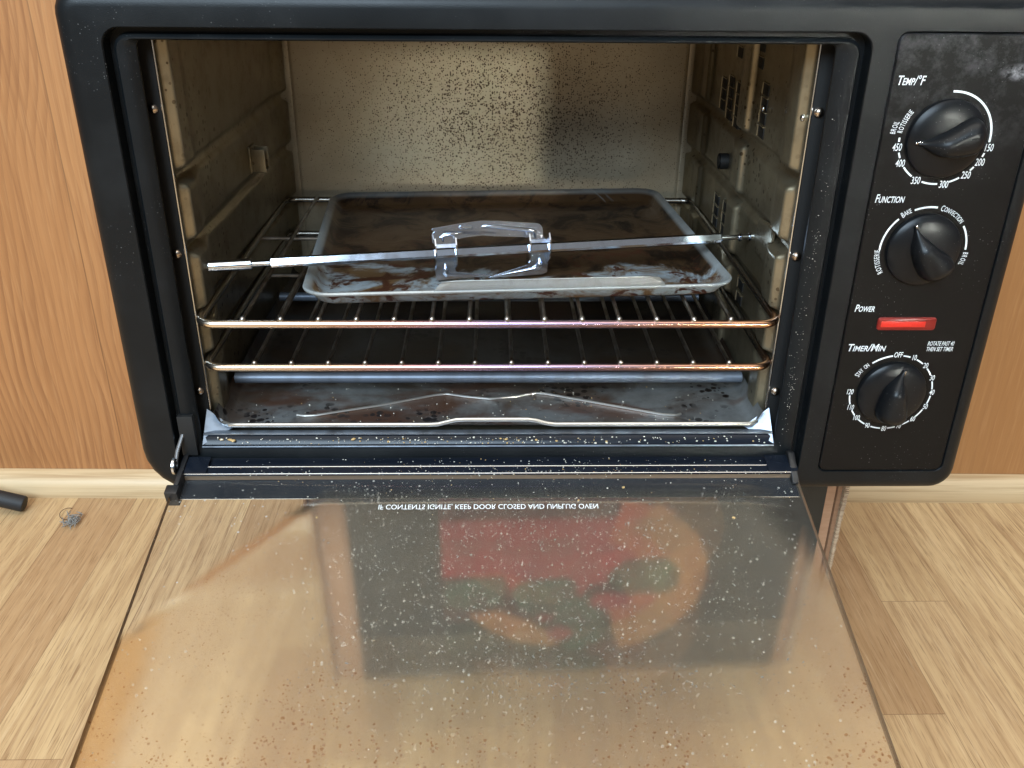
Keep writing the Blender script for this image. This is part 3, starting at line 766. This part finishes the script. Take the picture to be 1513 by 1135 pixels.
# ------------------------------------------------------------------ rotisserie spit and forks
A = Vector((-.2035, .0352, z_(-.2235))); B = Vector((.2100, .1075, z_(-.2235))); AX = (B-A).normalized()
spit = thing('rotisserie_spit', 'long chrome rotisserie spit lying across the baking tray', 'spit', tuple(A))
BK = Vector((0, 0, 1)).cross(AX).normalized()               # horizontal, towards the back
SM = Matrix.Identity(4)
for i in range(3): SM[i][0], SM[i][1], SM[i][2] = AX[i], BK[i], (0, 0, 1)[i]
spit.rotation_euler = (SM @ Matrix.Rotation(R(-27), 3, 'X').to_4x4()).to_euler()
L_ = (B-A).length
bm = bmesh.new()
hw = .0036
loft(bm, [[Vector((x, hw*s*a, hw*s*b)) for a, b in ((-1, -.62), (-.70, -1), (.70, -1), (1, -.62), (1, .62), (.70, 1), (-.70, 1), (-1, .62))] for x, s in ((.0475, .75), (.0483, 1), (.3880, 1), (.3892, .8))], True, (True, True))
obj('shaft', bm, M['chrome'], spit, 30, local=True)
bm = bmesh.new(); tube(bm, [(-.0005, 0, 0), (.0045, 0, 0), (.0055, 0, 0), (.0345, 0, 0), (.0352, 0, 0)], [.0004, .0030, .0041, .0041, .0036], 20)
tube(bm, [(.034, 0, 0), (.049, 0, 0)], .0021, 14); obj('drive_end', bm, M['chrome'], spit, 30, local=True)
bm = bmesh.new(); tube(bm, [(.388, 0, 0), (.4185, 0, 0), (.421, 0, 0)], [.0019, .0019, .0008], 14)
for x in (.404, .4125): tube(bm, [(x, 0, 0), (x+.0006, 0, 0), (x+.002, 0, 0), (x+.0026, 0, 0)], [.0024, .0034, .0034, .0024], 16)
obj('grooved_end', bm, M['chrome'], spit, 30, local=True)

def strip(bm, pts, w, th=.0011, tip=False, bead=None):
    """sheet-metal strip following pts (x, z) with widths w across y"""
    loops = []
    for i, (x, y, z) in enumerate(pts):
        p0 = Vector(pts[max(0, i-1)]); p1 = Vector(pts[min(len(pts)-1, i+1)]); d = (p1-p0).normalized()
        yv_ = w[i][1]; n = d.cross(yv_).normalized()
        c = Vector((x, y, z)); h = w[i][0]/2
        loops.append([c+yv_*h+n*th/2, c+yv_*h-n*th/2, c-yv_*h-n*th/2, c-yv_*h+n*th/2])
    loft(bm, loops, True, (True, True)); return bm
KZ = .0000681
def make_fork(name, label, along, outline, beads, fx):
    f = thing(name, label, 'spit fork', tuple(A + AX*along), 'spit forks clamped on the rotisserie spit')
    f.rotation_euler = SM.to_euler()
    by = .0054
    def P(x, z, d=0): return Vector((x*KZ, by + .12*z*KZ - d, 1.02*z*KZ))
    bm = bmesh.new(); th = .0011                             # one bent sheet: web with an upper and a lower prong
    a = [bm.verts.new(P(x, z)) for x, z in outline]; b = [bm.verts.new(P(x, z, -th)) for x, z in outline]
    fa = bm.faces.new(a); fb = bm.faces.new(list(reversed(b))); n = len(a)
    for i in range(n): bm.faces.new((a[i], b[i], b[(i+1) % n], a[(i+1) % n]))
    bmesh.ops.recalc_face_normals(bm, faces=bm.faces)
    rim = [e for e in bm.edges if any(len(q.verts) > 4 for q in e.link_faces)]
    bmesh.ops.bevel(bm, geom=rim, offset=.00032, segments=2, affect='EDGES')
    bmesh.ops.triangulate(bm, faces=[q for q in bm.faces if len(q.verts) > 4])
    w = obj('pronged_plate', bm, M['chrome'], f, 40, local=True)
    for s in (-1, 1):
        bm = bmesh.new(); x = fx + s*.0076
        pl = [(by+.001, -.0150), (by-.003, -.0135), (-.0052, -.0070), (-.0060, 0), (-.0050, .0075), (-.0015, .0120), (by+.001, .0085)]
        loft(bm, [[Vector((x-.0005, y, z)) for y, z in pl], [Vector((x+.0005, y, z)) for y, z in pl]], True, (True, True))
        obj('flange', bm, M['chrome'], f, 30, local=True)
    for path, rads in beads:
        bm = bmesh.new(); tube(bm, [P(x, z, .0002) for x, z in path], [q*KZ for q in rads], 14); obj('bead', bm, M['chrome'], w)
    return f
OL = [(-112, 60), (-130, 100), (-135, 180), (-118, 205), (-95, 213), (-20, 217), (300, 205), (590, 172), (598, 163), (560, 150), (260, 132), (110, 112), (104, 80), (108, -60), (112, -225), (130, -236), (380, -272), (510, -290), (512, -298), (380, -306), (40, -312), (-100, -318), (-112, -200), (-106, -60)]
BL = [([(-8, 100), (-30, 145), (0, 165), (120, 178), (200, 186)], (8, 20, 22, 22, 8)), ([(0, -130), (0, -180), (5, -230), (20, -255), (60, -262), (480, -296)], (6, 30, 40, 34, 16, 8))]
OR_ = [(112, 60), (78, 95), (70, 180), (55, 215), (30, 236), (5, 243), (-410, 288), (-630, 300), (-900, 276), (-1150, 245), (-1162, 226), (-1130, 210), (-710, 152), (-470, 126), (-145, 102), (-104, 90), (-102, 40), (-100, -140), (-112, -205), (-300, -250), (-545, -312), (-548, -322), (-260, -324), (60, -318), (118, -300), (128, -200), (122, -60)]
BR = [([(-610, 240), (-560, 246), (-60, 176), (-22, 160), (-14, 90)], (10, 22, 24, 26, 10)), ([(-860, 240), (-845, 244), (-725, 236), (-708, 228)], (6, 20, 22, 6)), ([(30, -120), (30, -170), (28, -210), (5, -238), (-60, -250), (-520, -312)], (8, 34, 44, 34, 16, 8))]
make_fork('spit_fork', 'chrome spit fork nearer the thick bright end of the spit, prongs pointing right', .1735, OL, BL, 0)
make_fork('spit_fork', 'chrome spit fork nearer the thin grooved end of the spit, prongs pointing left', .2435, OR_, BR, .0005)

# ------------------------------------------------------------------ crumb tray
ct = thing('crumb_tray', 'grey stained sheet metal crumb tray on the oven floor', 'crumb tray', (0, .15, z_(-.347)))
bm = bmesh.new()
secs = []
for y, zb in ((.0085, -.3365), (.0105, -.3385), (.016, -.3395), (.090, -.3395), (.105, -.3412), (.120, -.3395), (.29, -.3395), (.31, -.330)):
    hx = .1985
    secs.append([Vector((x, y, z_(zb+dz))) for x, dz in ((-hx-.004, .012), (-hx, .003), (-hx+.004, .0002), (-hx+.012, 0), (hx-.012, 0), (hx-.004, .0002), (hx, .003), (hx+.004, .012))])
loft(bm, secs, False)
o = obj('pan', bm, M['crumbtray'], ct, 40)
bm = bmesh.new(); pts = []
for k in range(61):
    x = -.1975 + .398*k/60; hmp = sstep(-.042, -.022, x)*(1-sstep(.028, .048, x))
    e = max(0, abs(x-.0015)-.193)/.006
    pts.append((x, .0075 + .006*min(1, e)**2, z_(-.3360 + .0042*hmp - .001*min(1, e))))
tube(bm, pts, .0017, 10); 
t = NT('rim_steel'); t.P(Base_Color=(.62, .60, .56), Metallic=.9, Roughness=.32); M['rim'] = t.m
obj('rolled_rim', bm, M['rim'], ct)
bm = bmesh.new(); pts = []
key = [(-.146, .0285), (-.140, .0270), (-.132, .0275), (-.085, .0430), (-.043, .0600), (-.034, .0620), (-.020, .0575), (.000, .0535), (.020, .0570), (.036, .0630), (.044, .0620), (.090, .0440), (.132, .0275), (.142, .0265), (.147, .0290)]
for (xa, ya), (xb, yb) in zip(key, key[1:]):
    for k in range(4): f = k/4; pts.append((xa+(xb-xa)*f, ya+(yb-ya)*f, z_(-.3391)))
tube(bm, pts, [.0011]*len(pts), 8); obj('pressed_bead', bm, M['rim'], ct)

# ------------------------------------------------------------------ box under the oven
bxm = Matrix.Translation((.085, .083, 0)) @ Matrix.Rotation(R(2.8), 4, 'Z')
cb = thing('cardboard_box', 'black printed cardboard box with food picture propping up the oven', 'box', (.085, .083, 0))
cb.rotation_euler = (0, 0, R(2.8))
top = .2578
bm = bmesh.new(); box(bm, -.214, .214, 0, .004, .001, top-.002, .0006); fp = obj('printed_front', bm, M['print_black'], cb, local=True)
bm = bmesh.new(); box(bm, -.241, .2245, .0045, .272, 0, top, .001); obj('carton', bm, M['card'], cb, local=True)
bm = bmesh.new(); box(bm, -.2440, -.2412, -.002, .27, 0, top-.01, .0004); obj('side_flap', bm, M['card_shaded'], cb, local=True)
bm = bmesh.new(); box(bm, .2260, .2300, .004, .27, 0, top-.004, .0004); obj('side_flap', bm, M['card_shaded'], cb, local=True)
bm = bmesh.new()                                            # torn corrugated edge of the flap
n = 120
for k in range(n):
    zz = .003 + (top-.012)*k/n; j = .0006*random.random()
    box(bm, .2304, .2338+j, -.001-j+.004*math.sin(zz*14), .012, zz, zz+(top-.012)/n*.62)
box(bm, .2312, .2330, .0015, .03, .002, top-.008)
obj('corrugated_edge', bm, M['card_edge'], cb, local=True)
# printed food picture (flat print, panel axes from the photograph: x from box middle, z above floor)
bm = bmesh.new()
def poly(pts, mi, y):
    f = bm.faces.new([bm.verts.new((x-.085, y, zz)) for x, zz in pts]); f.material_index = mi
def blob(cx, cz, rx, rz, mi, y, seed, n=28, rough=.22):
    poly([(cx + rx*(1+rough*mnoise.noise((math.cos(a)*1.4+seed, math.sin(a)*1.4, seed)))*math.cos(a), cz + rz*(1+rough*mnoise.noise((math.sin(a)*1.4, seed, math.cos(a)*1.4)))*math.sin(a)) for a in [2*math.pi*k/n for k in range(n)]], mi, y)
def band(cx, cz, r0, r1, a0, a1, sx, mi, y):
    n = 24; P = []
    for k in range(n+1): a = R(a0+(a1-a0)*k/n); P.append((cx+sx*r1*math.cos(a), cz+r1*math.sin(a)))
    for k in range(n, -1, -1): a = R(a0+(a1-a0)*k/n); f = k/n; P.append((cx+sx*r0*math.cos(a), cz+r0*math.sin(a)))
    poly(P, mi, y)
zb = lambda v: ZC - v*1e-3
poly([(-.045, zb(455)), (.160, zb(455)), (.165, zb(520)), (.095, zb(540)), (.080, zb(575)), (.050, zb(585)), (.020, zb(545)), (.012, zb(524)), (-.046, zb(524))], 0, -.0006)
band(.10, zb(528), .045, .098, -72, 78, 1.05, 3, -.0007)
band(.10, zb(528), .066, .102, -74, 62, 1.08, 2, -.0010)
blob(.150, zb(528), .036, .026, 1, -.0013, 1.3); blob(.055, zb(552), .034, .026, 1, -.0013, 4.1); blob(.088, zb(590), .028, .036, 1, -.0011, 7.7)
poly([(-.044, zb(527)), (.012, zb(527)), (.014, zb(560)), (-.01, zb(568)), (-.044, zb(562))], 1, -.0009)
poly([(-.022, zb(572)), (.01, zb(571)), (.035, zb(585)), (.060, zb(600)), (.074, zb(612)), (.062, zb(620)), (.030, zb(614)), (.0, zb(597))], 2, -.0012)
blob(.068, zb(602), .014, .010, 0, -.0014, 2.2); blob(.118, zb(560), .022, .010, 0, -.0014, 9.2)
obj('food_picture', bm, [M['print_red'], M['print_green'], M['print_crust'], M['print_orange']], fp, recalc=False)

# ------------------------------------------------------------------ small things on the floor
bt = thing('tube_leg', 'black round metal tube leg ending on the floor beside the wall', 'tube', (-.572, .366, 0))
bm = bmesh.new(); tube(bm, [(-.610, .366, .0215), (-.80, .372, .105)], .0088, 20); obj('tube', bm, M['tube'], bt)
bm = bmesh.new(); tube(bm, [(-.5705, .3655, .0100), (-.5712, .3655, .0102), (-.573, .3655, .0108), (-.6105, .366, .0217)], [.0078, .0094, .0100, .0100], 20); obj('end_cap', bm, M['rubber'], bt)
ln_ = thing('lint_tuft', 'small grey tuft of lint with a curled brown thread', 'lint', (-.507, .345, 0))
bm = bmesh.new()
for k in range(46):
    c = Vector((-.5045 + random.gauss(0, .0040), .340 + random.gauss(0, .0060), .0035 + abs(random.gauss(0, .0022))))
    d = Vector((random.gauss(0, 1), random.gauss(0, 1), random.gauss(0, .5))).normalized()*random.uniform(.003, .007)
    e = Vector((random.gauss(0, .0012), random.gauss(0, .0012), random.gauss(0, .0008)))
    tube(bm, [c-d, c+e, c+d], [.0003, .0007, .0002], 5)
for k in range(14): ball(bm, (-.5045 + random.gauss(0, .0026), .340 + random.gauss(0, .0042), .003+random.random()*.002), random.uniform(.0012, .0028), 1)
obj('fluff', bm, M['lint'], ln_, 80)
bm = bmesh.new(); pts = []
for k in range(15): a = R(-80 - 190*k/14); pts.append((-.5165 + .0085*math.cos(a), .3570 + .0120*math.sin(a), .0012 + .003*math.sin(k/14*math.pi)))
tube(bm, [(-.507, .344, .003)] + pts, .00045, 6); obj('thread', bm, M['thread'], ln_)

# ------------------------------------------------------------------ crumbs (nobody could count them)
def crumb(bm, p, r, flat=.6):
    b = bmesh.new(); bmesh.ops.create_icosphere(b, subdivisions=1, radius=1)
    ax = [r*random.uniform(.5, 1.25), r*random.uniform(.5, 1.25), r*flat*random.uniform(.6, 1.2)]
    rot = Matrix.Rotation(random.uniform(0, 6.28), 3, 'Z')
    for v in b.verts:
        q = rot @ Vector((v.co.x*ax[0], v.co.y*ax[1], v.co.z*ax[2])); q *= random.uniform(.75, 1.1)
        v.co = Vector(p) + q + Vector((0, 0, ax[2]*.55))
    join(bm, b)
def dp(x, v, n=0.0): return DO + xv*x + yv*v + zv*n
pale, tan = bmesh.new(), bmesh.new()
def pick(): return tan if random.random() < .2 else pale
def sz(lo=.00022, hi=.0006): return lo + (hi-lo)*random.random()**2.2
def cx_(): return random.gauss(.01, .075) if random.random() < .55 else random.uniform(-.2, .2)
for k in range(260):                                         # sill
    x = max(-.203, min(.203, cx_())); f = random.random(); y = .0010 - .0022*f
    crumb(pick(), (x, y-.0002, z_(-.3428 - .0046*f)), sz(.0003, .0011))
for k in range(450):                                         # door rail and the first strip of glass
    v = random.choice((random.uniform(.002, .011), random.uniform(.0125, .018), random.uniform(.017, .0196), random.uniform(.02, .045)))
    n0 = -.0004 if v < .0115 else (.0010 if v < .0186 else -.0004)
    crumb(pick(), dp(max(-.215, min(.215, cx_()+.02)), v, n0), sz())
for k in range(520):                                         # glass
    v = .04 + .2*random.random()**1.4; x = random.gauss(.03, .085)
    if abs(x) > .215: continue
    crumb(pale if random.random() < .9 else tan, dp(x, v, -.0004), sz(.00014, .0004))
for k in range(200):                                         # crumb tray
    crumb(pick(), (max(-.18, min(.18, cx_())), .0165+.075*random.random()**1.3, z_(-.3394)), sz(.00022, .0008))
for x, y in ((-.19, .0), (-.196, .001), (-.187, -.0012), (-.10, .0005), (.012, 0), (.034, -.001)): crumb(tan, (x, y, z_(-.3445)), .0022, .35)
crumb(tan, dp(.095, .0325, -.0004), .0016); crumb(tan, dp(.168, .062, -.0004), .0017); crumb(tan, dp(-.1185, .060, -.0004), .0014); crumb(tan, dp(.062, .045, -.0004), .0012)
for k in range(150):                                         # dust caught on the right of the mouth
    zz = random.choice((random.gauss(-.20, .03), random.gauss(-.30, .018), random.uniform(-.35, -.08)))
    crumb(pale, (random.gauss(.2155, .0018), -.0036, z_(max(-.352, min(-.075, zz)))), sz(.00015, .0004))
M['fleck'] = plain('greasy_fleck', (.15, .145, .13), .7)
fk = bmesh.new(); nf = 0
while nf < 2100:                                             # baked grease flecks over the middle of the pane
    x = random.gauss(.055, .085); v = random.uniform(.042, .200)
    if not -.118 < x < .205: continue
    if mnoise.noise((x*38, v*38, 3.3)) < random.uniform(-.5, .35): continue
    p = dp(x, v, -.0004); r = .00018 + .00042*random.random()**1.8; L = random.choice((1, 1, 1.6, 2.4)); a = random.uniform(0, 6.28)
    b = bmesh.new(); bmesh.ops.create_icosphere(b, subdivisions=1, radius=1)
    for q in b.verts:
        k = random.uniform(.7, 1.15); X = q.co.x*r*L*k; Y = q.co.y*r*.8*k
        q.co = p + xv*(X*math.cos(a)-Y*math.sin(a)) + yv*(X*math.sin(a)+Y*math.cos(a)) + zv*(q.co.z*r*.25)
    join(fk, b); nf += 1
o = obj('grease_flecks', fk, M['fleck'], None, 60); o['kind'] = 'stuff'; o['label'] = 'fine grey baked grease flecks over the middle of the door glass'; o['category'] = 'grease'
o = obj('pale_crumbs', pale, M['pale_crumb'], None, 60); o['kind'] = 'stuff'; o['label'] = 'fine pale crumbs scattered over the door and oven sill'; o['category'] = 'crumbs'
o = obj('tan_crumbs', tan, M['tan_crumb'], None, 60); o['kind'] = 'stuff'; o['label'] = 'toasted brown crumbs and flakes on the oven sill'; o['category'] = 'crumbs'
